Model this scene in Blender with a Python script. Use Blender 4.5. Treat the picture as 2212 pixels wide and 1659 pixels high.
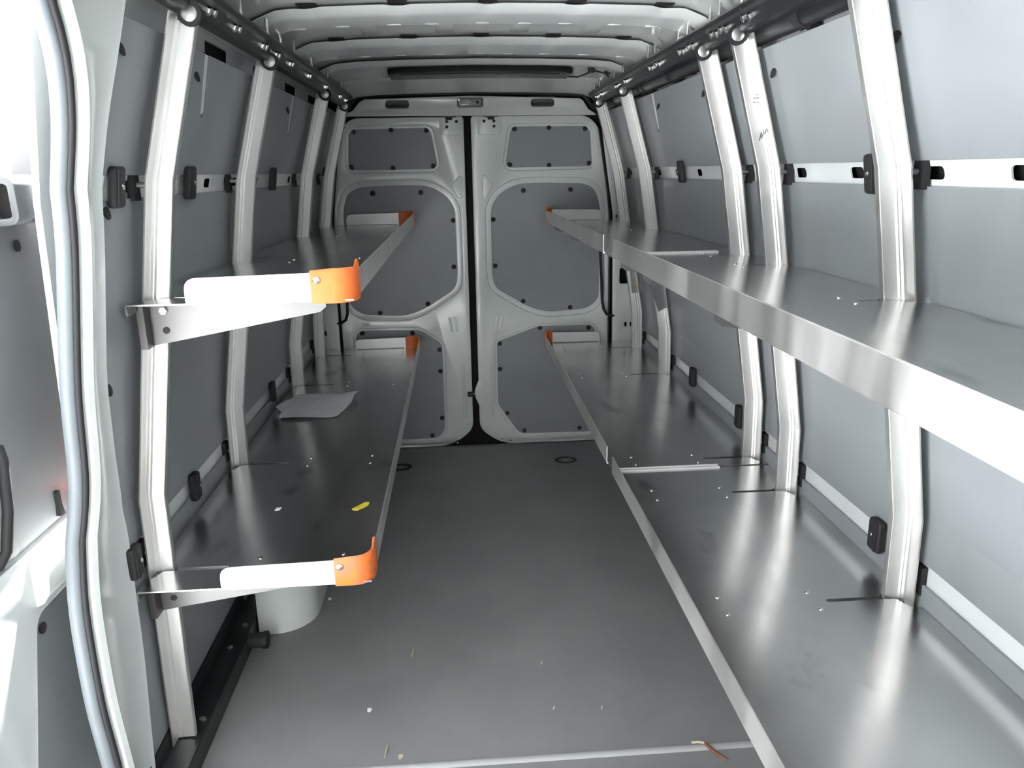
import bpy, bmesh, math, random
from mathutils import Vector, Matrix
random.seed(7)
for o in list(bpy.data.objects): bpy.data.objects.remove(o)
SC = bpy.context.scene
COL = SC.collection

# ------------------------------------------------------------------ camera
# x: across the van (0 = centre line), y: towards the rear doors, z: up from the cargo floor
cam_d = bpy.data.cameras.new('camera')
cam_d.sensor_width = 36.0
cam_d.lens = 1661.0 / 2212.0 * 36.0
cam_d.clip_start = 0.02
cam = bpy.data.objects.new('camera', cam_d); COL.objects.link(cam)
P_, T_, R_ = 0.27, 0.066, -0.0183
fw = Vector((math.sin(T_)*math.cos(P_), math.cos(T_)*math.cos(P_), -math.sin(P_)))
rt = Vector((math.cos(T_), -math.sin(T_), 0)); up = rt.cross(fw)
rt, up = math.cos(R_)*rt + math.sin(R_)*up, math.cos(R_)*up - math.sin(R_)*rt
m = Matrix((rt, up, -fw)).transposed().to_4x4(); m.translation = Vector((-0.10, 0, 1.55))
cam.matrix_world = m
SC.camera = cam

# ------------------------------------------------------------------ daylight and exposure
w = bpy.data.worlds.new('overcast_sky'); SC.world = w; w.use_nodes = True
bg = w.node_tree.nodes['Background']
bg.inputs[0].default_value = (0.93, 0.97, 1.0, 1); bg.inputs[1].default_value = 1.3
sun_d = bpy.data.lights.new('sun', 'SUN'); sun_d.energy = 22.0; sun_d.angle = .01; sun_d.color = (1,.98,.95)
sun = bpy.data.objects.new('sun', sun_d); COL.objects.link(sun)
sun.rotation_euler = Vector((.008,-.57,-.82)).to_track_quat('-Z', 'Y').to_euler()
SC.view_settings.view_transform = 'Standard'; SC.view_settings.look = 'None'
SC.view_settings.gamma = 1.0; SC.view_settings.use_curve_mapping = False
SC.view_settings.exposure = 2.36

# ------------------------------------------------------------------ materials
def mat(name, col, rough=.5, metal=0.0, var=.0, vscale=6, bump=0.0, bscale=60, coat=0, stretch=(1,1,1),
        rvar=0.0, spec=.5):
    M = bpy.data.materials.new(name); M.use_nodes = True
    n = M.node_tree.nodes; l = M.node_tree.links; b = n['Principled BSDF']
    b.inputs['Base Color'].default_value = (*col, 1); b.inputs['Roughness'].default_value = rough
    b.inputs['Metallic'].default_value = metal; b.inputs['Coat Weight'].default_value = coat
    b.inputs['Coat Roughness'].default_value = .12; b.inputs['Specular IOR Level'].default_value = spec
    g = n.new('ShaderNodeNewGeometry')
    mp = n.new('ShaderNodeMapping'); mp.inputs['Scale'].default_value = stretch
    l.new(g.outputs['Position'], mp.inputs[0])
    if var or rvar:
        t = n.new('ShaderNodeTexNoise'); t.inputs['Scale'].default_value = vscale; t.inputs['Detail'].default_value = 5
        l.new(mp.outputs[0], t.inputs['Vector'])
        if var:
            r = n.new('ShaderNodeValToRGB'); r.color_ramp.elements[0].position = .3; r.color_ramp.elements[1].position = .72
            r.color_ramp.elements[0].color = (*[max(0, c*(1-var)) for c in col], 1)
            r.color_ramp.elements[1].color = (*[min(1, c*(1+var)) for c in col], 1)
            l.new(t.outputs[0], r.inputs[0]); l.new(r.outputs[0], b.inputs['Base Color'])
        if rvar:
            r2 = n.new('ShaderNodeMapRange'); r2.inputs[1].default_value = .3; r2.inputs[2].default_value = .7
            r2.inputs[3].default_value = rough - rvar; r2.inputs[4].default_value = rough + rvar
            l.new(t.outputs[0], r2.inputs[0]); l.new(r2.outputs[0], b.inputs['Roughness'])
    if bump:
        t2 = n.new('ShaderNodeTexNoise'); t2.inputs['Scale'].default_value = bscale; t2.inputs['Detail'].default_value = 4
        l.new(mp.outputs[0], t2.inputs['Vector'])
        bp = n.new('ShaderNodeBump'); bp.inputs['Strength'].default_value = bump; bp.inputs['Distance'].default_value = .002
        l.new(t2.outputs[0], bp.inputs['Height']); l.new(bp.outputs[0], b.inputs['Normal'])
    return M

PAINT  = mat('grey_body_paint', (.72,.745,.73), .25, 0, .03, 3, .05, 14, coat=.5)
PAINTW = mat('pale_body_paint', (.74,.76,.76), .3, 0, .03, 3, coat=.4)
PANEL  = mat('blue_grey_panel', (.275,.292,.302), .42, 0, .05, 5, .06, 220, rvar=.06)
ALU    = mat('brushed_aluminium', (.82,.81,.795), .44, 1, .07, 9, .08, 90, stretch=(1,1,.25), rvar=.08)
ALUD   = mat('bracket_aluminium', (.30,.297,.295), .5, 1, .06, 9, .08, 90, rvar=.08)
BRKT   = mat('dull_bracket_steel', (.16,.157,.155), .45, 1, .06, 9, .08, 90)
WHITE  = mat('white_anodised_aluminium', (.90,.89,.88), .38, .25, .04, 14)
BLACK  = mat('black_powder_coat', (.016,.017,.019), .34, 0, .2, 30, .1, 300)
RUBBER = mat('black_rubber', (.018,.018,.02), .65)
SEALG  = mat('grey_rubber_seal', (.20,.22,.24), .5, 0, .05, 6)
DARK   = mat('shade_and_ink_black', (.008,.008,.009), .9)  # near black for shade painted into openings, also for pen ink
CHROME = mat('zinc_plated_steel', (.85,.85,.83), .2, 1)
BRASS  = mat('brass_yellow_zinc', (.75,.55,.22), .3, 1)
ORANGE = mat('orange_plastic', (.80,.17,.035), .42, 0, .08, 30)
RED    = mat('red_tint', (.75,.03,.02), .35)
PAPER  = mat('thin_white_paper', (.84,.84,.85), .7, 0, .05, 20)
YELLOW = mat('yellow_tape', (.75,.62,.06), .6, 0, .15, 60)
LAMPC  = mat('smoked_lamp_lens', (.05,.047,.05), .3, 0, .3, 25)
LEDM   = mat('dark_led_window', (.06,.055,.06), .3)
LENSC  = mat('clear_lamp_lens', (.30,.27,.30), .1, 0, .25, 40, coat=.8)
STRAW  = mat('pale_straw', (.55,.48,.38), .7)
WOODB  = mat('brown_twig', (.22,.075,.035), .7)
CHIP   = mat('white_chip', (.85,.85,.85), .5)
PLASTG = mat('grey_plastic', (.12,.125,.13), .4, 0, .1, 30)
GROUND = mat('pale_concrete', (.54,.56,.58), .8, 0, .1, 2)
PINK   = mat('pink_print', (.45,.24,.24), .7)

def scuffed_orange():
    M = mat('scuffed_orange_plastic', (.86,.17,.025), .5)
    n = M.node_tree.nodes; l = M.node_tree.links; b = n['Principled BSDF']
    g = n.new('ShaderNodeNewGeometry'); t = n.new('ShaderNodeTexNoise'); t.inputs['Scale'].default_value = 28; t.inputs['Detail'].default_value = 4
    l.new(g.outputs['Position'], t.inputs['Vector'])
    r = n.new('ShaderNodeValToRGB'); r.color_ramp.elements[0].position = .40; r.color_ramp.elements[1].position = .66
    r.color_ramp.elements[0].color = (.86,.17,.025,1); r.color_ramp.elements[1].color = (.36,.14,.08,1)
    l.new(t.outputs[0], r.inputs[0]); l.new(r.outputs[0], b.inputs['Base Color'])
    return M
SCUFFO = scuffed_orange()
def floor_material():
    M = bpy.data.materials.new('dark_grey_ribbed_floor'); M.use_nodes = True
    n = M.node_tree.nodes; l = M.node_tree.links; b = n['Principled BSDF']
    g = n.new('ShaderNodeNewGeometry')
    t = n.new('ShaderNodeTexNoise'); t.inputs['Scale'].default_value = 3.5; t.inputs['Detail'].default_value = 6
    l.new(g.outputs['Position'], t.inputs['Vector'])
    r = n.new('ShaderNodeValToRGB'); r.color_ramp.elements[0].position = .3; r.color_ramp.elements[1].position = .75
    r.color_ramp.elements[0].color = (.22,.22,.224,1); r.color_ramp.elements[1].color = (.265,.263,.264,1)
    l.new(t.outputs[0], r.inputs[0]); l.new(r.outputs[0], b.inputs['Base Color'])
    wv = n.new('ShaderNodeTexWave'); wv.bands_direction = 'DIAGONAL'; wv.inputs['Scale'].default_value = 45
    wv.inputs['Distortion'].default_value = .6
    l.new(g.outputs['Position'], wv.inputs['Vector'])
    bp = n.new('ShaderNodeBump'); bp.inputs['Strength'].default_value = .12; bp.inputs['Distance'].default_value = .001
    l.new(wv.outputs[0], bp.inputs['Height']); l.new(bp.outputs[0], b.inputs['Normal'])
    b.inputs['Roughness'].default_value = .5
    return M
FLOORM = floor_material()

def deck_material():
    """worn aluminium sheet with hazy smudges"""
    M = bpy.data.materials.new('worn_aluminium_sheet'); M.use_nodes = True
    n = M.node_tree.nodes; l = M.node_tree.links; b = n['Principled BSDF']
    b.inputs['Metallic'].default_value = 1
    g = n.new('ShaderNodeNewGeometry')
    def noise(scale, stretch, detail=5):
        mp = n.new('ShaderNodeMapping'); mp.inputs['Scale'].default_value = stretch
        l.new(g.outputs['Position'], mp.inputs[0])
        t = n.new('ShaderNodeTexNoise'); t.inputs['Scale'].default_value = scale; t.inputs['Detail'].default_value = detail
        l.new(mp.outputs[0], t.inputs['Vector']); return t
    s = noise(16, (1,.25,1), 6)
    a = noise(5, (1,1,1)); d = noise(7, (1,.5,1), 9)
    r = n.new('ShaderNodeValToRGB'); r.color_ramp.elements[0].position = .3; r.color_ramp.elements[1].position = .7
    r.color_ramp.elements[0].color = (.66,.66,.665,1); r.color_ramp.elements[1].color = (.76,.755,.745,1)
    l.new(a.outputs[0], r.inputs[0])
    k = n.new('ShaderNodeValToRGB'); k.color_ramp.interpolation = 'EASE'; k.color_ramp.elements[0].position = .60; k.color_ramp.elements[1].position = .74
    k.color_ramp.elements[0].color = (1,1,1,1); k.color_ramp.elements[1].color = (.62,.62,.63,1)
    l.new(d.outputs[0], k.inputs[0])
    mx = n.new('ShaderNodeMix'); mx.data_type = 'RGBA'; mx.blend_type = 'MULTIPLY'; mx.inputs[0].default_value = 1
    l.new(r.outputs[0], mx.inputs[6]); l.new(k.outputs[0], mx.inputs[7]); l.new(mx.outputs[2], b.inputs['Base Color'])
    mr = n.new('ShaderNodeMapRange'); mr.inputs[1].default_value = .3; mr.inputs[2].default_value = .7
    mr.inputs[3].default_value = .195; mr.inputs[4].default_value = .262
    l.new(s.outputs[0], mr.inputs[0]); l.new(mr.outputs[0], b.inputs['Roughness'])
    return M
DECK = deck_material()

# ------------------------------------------------------------------ object helpers
BASE = {}
def tag(o, label=None, cat=None, group=None, kind=None):
    if label: o['label'] = label
    if cat: o['category'] = cat
    if group: o['group'] = group
    if kind: o['kind'] = kind
    return o
def empty(name, loc, label=None, cat=None, group=None, kind=None):
    o = bpy.data.objects.new(name, None); COL.objects.link(o); o.location = loc; o.empty_display_size = .05
    BASE[o.name] = Vector(loc)
    return tag(o, label, cat, group, kind)
def link(name, me, base, parent):
    o = bpy.data.objects.new(name, me); COL.objects.link(o)
    BASE[o.name] = Vector(base)
    if parent: o.parent = parent; o.location = Vector(base) - BASE[parent.name]
    else: o.location = base
    return o

class MB:
    """collects vertices and faces in world coordinates, builds ONE mesh object"""
    def __init__(s): s.v = []; s.f = []
    def add(s, v, f):
        k = len(s.v); s.v += [tuple(p) for p in v]; s.f += [[i+k for i in q] for q in f]; return s
    def box(s, x0, x1, y0, y1, z0, z1):
        v = [(x,y,z) for z in (z0,z1) for y in (y0,y1) for x in (x0,x1)]
        return s.add(v, [(0,2,3,1),(4,5,7,6),(0,1,5,4),(2,6,7,3),(0,4,6,2),(1,3,7,5)])
    def loft(s, rings, closed=True, caps=True):
        n = len(rings[0]); v = [p for r in rings for p in r]; f = []
        for i in range(len(rings)-1):
            for j in range(n if closed else n-1):
                a = i*n+j; b = i*n+(j+1) % n
                f.append((a, b, b+n, a+n))
        if caps and closed:
            f.append(tuple(range(n))[::-1]); f.append(tuple(range((len(rings)-1)*n, len(rings)*n)))
        return s.add(v, f)
    def tube(s, pts, r, n=8, caps=True):
        pts = [Vector(p) for p in pts]; rings = []
        t = (pts[1]-pts[0]).normalized()
        u = t.orthogonal().normalized()
        for i, p in enumerate(pts):
            if i == 0: t = (pts[1]-pts[0])
            elif i == len(pts)-1: t = (pts[-1]-pts[-2])
            else: t = (pts[i+1]-pts[i-1])
            t.normalize(); u = (u - t*u.dot(t)).normalized(); wv = t.cross(u)
            rr = r[i] if isinstance(r, (list,tuple)) else r
            rings.append([p + u*rr*math.cos(2*math.pi*k/n) + wv*rr*math.sin(2*math.pi*k/n) for k in range(n)])
        return s.loft(rings, True, caps)
    def cyl(s, a, b, r, n=14, r2=None):
        return s.tube([a, b], [r, r if r2 is None else r2], n)
    def build(s, name, m, parent=None, smooth=None, base=None):
        xs = [p[0] for p in s.v]; ys = [p[1] for p in s.v]; zs = [p[2] for p in s.v]
        if base is None: base = ((min(xs)+max(xs))/2, (min(ys)+max(ys))/2, min(zs))
        me = bpy.data.meshes.new(name)
        me.from_pydata([(p[0]-base[0], p[1]-base[1], p[2]-base[2]) for p in s.v], [], s.f)
        bm = bmesh.new(); bm.from_mesh(me); bmesh.ops.recalc_face_normals(bm, faces=bm.faces); bm.to_mesh(me); bm.free()
        me.materials.append(m)
        if smooth is not None:
            for p in me.polygons: p.use_smooth = True
            me.set_sharp_from_angle(angle=math.radians(smooth))
        return link(name, me, base, parent)

def plate2d(outer, holes=(), t=.004, bevel=.0, seg=1):
    """flat plate with holes; returns verts (u, v, w) with w in -t/2..t/2, and faces"""
    cu = bpy.data.curves.new('tmp', 'CURVE'); cu.dimensions = '2D'; cu.fill_mode = 'BOTH'
    cu.extrude = max(t/2 - bevel, 0); cu.bevel_depth = bevel; cu.bevel_resolution = seg; cu.offset = -bevel
    for poly in [outer] + list(holes):
        sp = cu.splines.new('POLY'); sp.points.add(len(poly)-1)
        for q, p in zip(sp.points, poly): q.co = (p[0], p[1], 0, 1)
        sp.use_cyclic_u = True
    ob = bpy.data.objects.new('tmp', cu); COL.objects.link(ob)
    dg = bpy.context.evaluated_depsgraph_get(); dg.update()
    me = bpy.data.meshes.new_from_object(ob.evaluated_get(dg))
    bm = bmesh.new(); bm.from_mesh(me); bmesh.ops.remove_doubles(bm, verts=bm.verts, dist=1e-5)
    v = [tuple(p.co) for p in bm.verts]
    bm.verts.index_update()
    f = [[q.index for q in p.verts] for p in bm.faces]
    bm.free(); bpy.data.objects.remove(ob); bpy.data.curves.remove(cu); bpy.data.meshes.remove(me)
    return v, f
def bisect(v, f, axis, values):
    bm = bmesh.new(); vs = [bm.verts.new(p) for p in v]
    for q in f:
        try: bm.faces.new([vs[i] for i in q])
        except ValueError: pass
    for val in values:
        co = [0,0,0]; co[axis] = val; no = [0,0,0]; no[axis] = 1
        bmesh.ops.bisect_plane(bm, geom=bm.verts[:]+bm.edges[:]+bm.faces[:], plane_co=co, plane_no=no)
    bm.verts.index_update()
    r = [tuple(p.co) for p in bm.verts], [[q.index for q in p.verts] for p in bm.faces]
    bm.free(); return r
def rounded(poly, r, n=4):
    """fillet the corners of a polygon; r is a number or a list"""
    out = []; k = len(poly)
    for i in range(k):
        p = Vector(poly[i]); a = Vector(poly[i-1]); b = Vector(poly[(i+1) % k])
        rr = r[i] if isinstance(r, (list,tuple)) else r
        d1 = a-p; d2 = b-p
        if rr <= 0: out.append(tuple(p)); continue
        rr = min(rr, d1.length*.48, d2.length*.48)
        s_ = p + d1.normalized()*rr; e = p + d2.normalized()*rr
        for j in range(n+1):
            t = j/n; q = s_*(1-t)**2 + p*2*t*(1-t) + e*t*t; out.append(tuple(q))
    return out
def offset(poly, d):
    k = len(poly); area = sum(poly[i-1][0]*poly[i][1]-poly[i][0]*poly[i-1][1] for i in range(k))
    sgn = 1 if area > 0 else -1; out = []
    for i in range(k):
        t = (Vector(poly[(i+1) % k])-Vector(poly[i-1]))
        if t.length < 1e-9: out.append(poly[i]); continue
        t.normalize(); out.append((poly[i][0]+t.y*d*sgn, poly[i][1]-t.x*d*sgn))
    return out
def rect(u0, u1, v0, v1, r=0, n=3):
    p = [(u0,v0),(u1,v0),(u1,v1),(u0,v1)]
    return rounded(p, r, n) if r else p
def interp(x, xs, ys):
    if x <= xs[0]: return ys[0]
    for a, b, c, d in zip(xs, xs[1:], ys, ys[1:]):
        if x <= b: return c + (d-c)*(x-a)/(b-a)
    return ys[-1]
def MBp(vf, fn):
    b = MB(); b.add([fn(*p) for p in vf[0]], vf[1]); return b
def yplate(outer, holes, y, t, bevel=0):           # plate in a transverse plane, (u,v)=(x,z), front face at y
    return MBp(plate2d(outer, holes, t, bevel), lambda u, v, q: (u, y + t/2 - q, v))
def zplate(outer, holes, z, t, bevel=0):           # horizontal plate, (u,v)=(x,y), top face at z
    return MBp(plate2d(outer, holes, t, bevel), lambda u, v, q: (u, v, z - t/2 + q))

# small shared hardware meshes ---------------------------------------------------
def disc_mesh(name, r, h, m, n=12, dome=.6):
    b = MB(); rings = []
    for rr, hh in ((r,0),(r,h*.55),(r*dome,h)):
        rings.append([(rr*math.cos(2*math.pi*k/n), rr*math.sin(2*math.pi*k/n), hh) for k in range(n)])
    b.loft(rings)
    me = bpy.data.meshes.new(name); me.from_pydata(b.v, [], b.f)
    bm = bmesh.new(); bm.from_mesh(me); bmesh.ops.recalc_face_normals(bm, faces=bm.faces); bm.to_mesh(me); bm.free()
    me.materials.append(m)
    for p in me.polygons: p.use_smooth = True
    me.set_sharp_from_angle(angle=math.radians(50))
    return me
RIVET = disc_mesh('rivet', .0055, .003, CHROME, 8)
FASTEN = disc_mesh('push_fastener', .0135, .006, RUBBER, 12)
PLUGM = disc_mesh('plug', .016, .005, RUBBER, 12)
BOLTM = disc_mesh('bolt', .0105, .009, CHROME, 6, .9)
STEELG = mat('grey_steel', (.55,.55,.54), .42, 1)
BIGBOLT = disc_mesh('washer_bolt', .020, .006, STEELG, 16, .8)
SCREW = disc_mesh('screw', .006, .004, CHROME, 8)
BRBOLT = disc_mesh('brass_bolt', .011, .008, BRASS, 8)
def put(me, name, p, d, parent, label=None):
    o = bpy.data.objects.new(name, me); COL.objects.link(o)
    o.parent = parent; o.location = Vector(p) - BASE[parent.name]
    o.rotation_mode = 'QUATERNION'; o.rotation_quaternion = Vector((0,0,1)).rotation_difference(Vector(d))
    if label: o['label'] = label
    return o

# ------------------------------------------------------------------ van shell profile
WZ = [-1, 0, .80, 1.53, 1.849, 1.868, 2.2]; WX = [.932, .932, .928, .822, .7245, .768, .73]
def Xw(z): return interp(z, WZ, WX)
def Xp(z): return interp(z, [-1, 0, .80, 1.53, 1.85, 2.2], [.932, .932, .928, .822, .724, .617])
BENDS = [.80, 1.53, 1.849, 1.868]
def wallplate(side, outer, holes, t, proud, bevel=0):
    """plate following the bent side wall; (u,v) = (y, z); front face stands `proud` off the wall line"""
    v, f = plate2d(outer, holes, t, bevel)
    v, f = bisect(v, f, 1, BENDS)
    return MBp((v, f), lambda u, q, k: (side*(Xw(q) - proud + t/2 - k), u, q))

# ================================================================== SETTING
YF, YR = -.15, 4.40
# ---- ground outside
tag(MB().box(-14, 14, -12, 16, -.75, -.70).build('ground', GROUND), 'pale concrete yard outside the open side door', 'ground', kind='structure')

# ---- floor
fl = tag(MB().box(-.95, .95, YF, 4.262, -.02, 0).build('floor', FLOORM),
         'dark grey ribbed cargo floor between the shelf rows', 'floor', kind='structure')
MB().box(-.95, .95, 4.262, 4.30, -.045, -.012).build('sill_gap', RUBBER, fl)
MB().box(-.95, .95, 4.20, 4.455, -.40, -.062).build('rear_leak_block', RUBBER, fl)  # added block stopping a light leak under the rear doors
MB().box(-.80, .80, 4.240, 4.266, -.01, .003).build('edge_strip', PLASTG, fl)
for x, y, nm in ((.453, 3.969, 'tie_down_cup'), (-.457, 3.963, 'tie_down_cup')):
    b = MB(); b.loft([[(x+r*1.3*math.cos(a*math.pi/8), y+r*math.sin(a*math.pi/8), z) for a in range(16)]
                      for r, z in ((.048,-.001),(.048,.004),(.036,.005),(.030,-.004))])
    o = b.build(nm, RUBBER, fl, 40)
    put(BIGBOLT, 'ring_bolt', (x, y, -.006), (0,0,1), o)
# joint strip across the floor
b = MB(); sec = [(1.735,0),(1.740,.004),(1.748,.006),(1.756,.004),(1.762,0)]
b.loft([[(x, y, z) for y, z in sec] for x in (-.80, .93)])
tag(b.build('trim_1', mat('grey_joint_strip', (.42,.42,.42), .45), None, 60), 'thin metal joint strip across the near end of the floor', 'trim', kind='structure')

# ---- side walls
def hole_rect(y, z0, z1, w): return rect(y-w/2, y+w/2, z0, z1, .010)
for side, nm in ((-1, 'wall_left'), (1, 'wall_right')):
    y0 = 1.68 if side < 0 else YF
    root = empty(nm, (side*.95, (y0+4.36)/2, 0),
                 'left van side wall of blue grey lining panels behind the shelves' if side < 0 else
                 'right van side wall of blue grey lining panels behind the long shelves', 'wall', kind='structure')
    ys = [1.794+.287*i for i in range(0, 9)] if side < 0 else [.90, 1.232] + [1.475+.297*i for i in range(0, 10)]
    ys = [y for y in ys if y0+.05 < y < 4.2]
    holes = [hole_rect(y, 1.520, 1.545, .062) for y in ys]
    holes += [[(q-.008,1.846),(q+.060,1.846),(q+.098,1.712),(q+.085,1.688),(q+.050,1.690)] for q in ([2.125, 3.205] if side < 0 else [3.285])]
    tops = [2.38, 2.90, 3.40, 3.90] if side < 0 else [.9, 1.72, 1.98, 2.33, 2.9, 3.5, 4.0]
    for k, y in enumerate(tops):
        if side < 0: holes.append(rect(y-.075, y+.14, 1.870, 1.908, .004))
        else: holes.append(rect(y-.03, y+.045, 1.872, 1.90, .004))
    wallplate(side, rect(y0, 4.36, -.02, 1.93), holes, .004, 0).build('body_side', PAINTW, root)
    # outer skin closing the cavity
    b = MB(); prof = [(1.0,-.3),(1.01,.9),(.985,1.5),(.93,1.95),(.78,2.15)]
    b.loft([[(side*x, y, z) for x, z in prof] + [(side*(x-.015), y, z) for x, z in prof[::-1]] for y in (y0 + (.04 if side < 0 else 0), 4.5)])
    b.build('outer_skin', PAINTW, root)
    if side < 0:      # sill and wider body side, added to dim the gap behind the sliding door
        MB().box(-1.05, -.952, .22, 4.4, -.40, -.04).build('added_sill', PAINTW, root)
        b = MB(); prof2 = [(1.045,-.3),(1.05,.9),(1.03,1.5),(.97,1.95),(.94,1.95),(.97,1.5),(.99,.9),(.985,-.3)]
        b.loft([[(-x, y, z) for x, z in prof2] for y in (2.02, 4.5)]); b.build('added_bulge', PAINTW, root)
    wallplate(side, rect(y0+.05, 4.36, 1.49, 1.915), [], .004, -.022).build('cavity_shade', DARK, root)  # dark sheet painting the shade seen through the wall openings
    # lining panels
    if side < 0:
        up_seg = [(1.61,2.585),(2.592,3.60),(3.606,4.20)]; mid_seg = [(1.650,2.585),(2.592,3.60),(3.606,4.30)]
        slots = [2.125, 3.205]; plugs = [(1.640,1.791),(2.090,1.792),(3.16,1.792),(1.672,1.106),(1.670,1.483)]
        clips = [(1.690,1.532),(2.145,1.535),(3.099,1.537),(1.741,.655),(2.191,.662),(3.205,.667)]
    else:
        up_seg = [(YF,1.58),(1.586,2.46),(2.466,3.60),(3.606,4.20)]; mid_seg = [(YF,1.584),(1.612,2.46),(2.466,3.60),(3.606,4.30)]
        slots = [3.285]; plugs = [(1.508,1.782),(2.084,1.786),(2.664,1.790),(3.250,1.795),(1.638,1.481)]
        clips = [(1.659,1.530),(2.586,1.535),(3.121,1.536),(1.666,.667),(2.625,.667),(3.201,.665),(3.71,.662)]
    for a, c in up_seg:
        out = [(a,1.556),(c,1.556),(c,1.848)]
        for s_ in sorted([q for q in slots if a < q < c], reverse=True):
            out += [(s_+.045,1.848),(s_+.085,1.712),(s_+.078,1.698),(s_+.060,1.698),(s_+.050,1.706),(s_+.005,1.848)]
        out += [(a,1.848)]
        wallplate(side, out, [], .007, .010, .0015).build('upper_panel', PANEL, root)
    for s_ in slots:      # painted tongue of the body showing in the slot
        wallplate(side, rounded([(s_+.013,1.848),(s_+.038,1.848),(s_+.075,1.715),(s_+.066,1.706),(s_+.056,1.712)], [0,0,.006,.006,.006]),
                  [], .006, .008, .002).build('slot_tongue', PAINTW, root)
    for a, c in mid_seg:
        wallplate(side, rect(a, c, .684, 1.507), [], .007, .010, .0015).build('middle_panel', PANEL, root)
        wallplate(side, rect(a, c, .02, .632), [], .007, .010, .0015).build('lower_panel', PANEL, root)
    for y, z in plugs:
        put(PLUGM, 'plug', (side*(Xw(z)-.010), y, z), (-side, 0, .25), root)
    for y, z in clips:
        b = MB()
        v, f = plate2d(rect(y-.026, y+.026, z-.042, z+.042, .012), [], .02, .006, 2)
        b.add([(side*(Xw(z) + (Xw(q)-Xw(z))*.6 - .012 - .01 - k), u, q) for u, q, k in v], f)
        v, f = plate2d(rect(y-.018, y-.006, z-.038, z+.038, .004), [], .006, .001)
        b.add([(side*(Xw(z) + (Xw(q)-Xw(z))*.6 - .032 - k), u, q) for u, q, k in v], f)
        o = b.build('panel_clip', RUBBER, root, 40)
        put(SCREW, 'screw', (side*(Xw(z)-.033), y+.006, z), (-side,0,.2), o)
    if side < 0: WALL_L = root
    else: WALL_R = root

# ---- sliding-door rear pillar (part of the left wall) with its rubber seal
zs =  [-.30, .10, .25, .41, .53, .65, .72, .79, .86, .92, 1.13, 1.45, 1.665, 1.78, 1.90]
yc =  [1.575,1.57,1.555,1.534,1.533,1.536,1.548,1.570,1.588,1.596,1.564,1.564,1.519,1.455,1.31]
yd =  [1.67,1.678,1.695,1.716,1.722,1.727,1.733,1.728,1.712,1.693,1.645,1.641,1.609,1.615,1.61]
zz = [-.30 + i*(1.90+.30)/60 for i in range(61)]
sm = lambda z, a: sum(interp(z+dz, zs, a) for dz in (-.05,-.025,0,.025,.05))/5
rings = []
for z in zz:
    x = Xp(z); c_, d_ = sm(z, yc), sm(z, yd)
    rings.append([(-(x+.055), c_+.040, z), (-(x+.03), c_+.016, z), (-(x+.006), c_-.004, z), (-(x-.014), c_+.006, z),
                  (-(x-.020), c_+.020, z), (-(x-.013), c_+.034, z), (-(x-.015), d_-.012, z), (-(x-.020), d_, z),
                  (-(x-.008), d_+.008, z), (-(x+.06), d_+.03, z)])
b = MB(); b.loft(rings); b.build('door_pillar', PAINT, WALL_L, 35)
b = MB(); b.tube([(-(Xp(z)+.018), sm(z, yc)-.010, z) for z in zz], .016, 10); sealp = b.build('door_seal', SEALG, WALL_L, 60)
b = MB(); b.tube([(-(Xp(z)+.000), sm(z, yc)-.008, z) for z in zz], .0075, 8); b.build('seal_lip', RUBBER, sealp, 60)
# seal continues along the top of the opening, bending towards the front
top = [(-(Xp(1.90)+.018), 1.31, 1.90), (-.730, 1.24, 1.922), (-.728, 1.12, 1.930), (-.728, .3, 1.930)]
b = MB(); b.tube(top, .016, 10); b.build('top_seal', SEALG, sealp, 60)
b = MB(); b.tube([(p[0]+.02, p[1], p[2]+.0) for p in top], .0075, 8); b.build('top_seal_lip', RUBBER, sealp, 60)
# header over the opening: corner gusset sheet between pillar, opening curve and roof
out = [(1.64,1.70),(1.64,1.99),(-.15,1.99),(-.15,1.94),(1.12,1.94),(1.24,1.930),(1.31,1.905),(1.39,1.85),(1.455,1.785),(1.52,1.70)]
MBp(plate2d(out, [], .006, .001), lambda u, v, q: (-(Xp(v)-.004+q), u, v)).build('door_header', PAINT, WALL_L)

# front piece of the left side ahead of the door opening, and an added, unseen partition that shapes the light
MB().box(-1.0, -.93, YF, .22, -.3, 2.0).build('front_pillar', PAINT, WALL_L)
wf = tag(MB().box(-1.0, 1.0, YF-.04, YF, -.3, 2.13).build('added_partition', PAINTW), 'added pale partition behind the camera, unseen, shaping the light', 'wall', kind='structure')

# ---- ceiling: arched skin, cove down to the wall tops, and roof bows
RX = [0, .30, .50, .60, .66, .72, .768]; RZ = [2.036, 2.032, 2.026, 2.018, 1.995, 1.955, 1.918]
def Zr(x): return interp(abs(x), RX, RZ)
prof = [(-x, z) for x, z in list(zip(RX, RZ))[::-1]][:-1] + list(zip(RX, RZ))
b = MB()
b.loft([[(x, y, z) for x, z in prof] + [(x*1.01, y, z+.01) for x, z in prof[::-1]] for y in (YF, 1.2, 2, 3, 4.38)])
ceil_ = tag(b.build('ceiling', PAINT, None, 30), 'pale grey ribbed metal van roof above the overhead rails', 'ceiling', kind='structure')
MB().box(-.86, .86, YF-.06, 4.54, 2.135, 2.165).build('roof_leak_cover', PAINTW, ceil_)  # added above the ceiling to keep leaking light out
MB().box(-.84, -.80, YF-.06, 1.76, 1.955, 2.135).build('roof_leak_edge', PAINTW, ceil_)  # added strip closing the left roof side against leaking light
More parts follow.
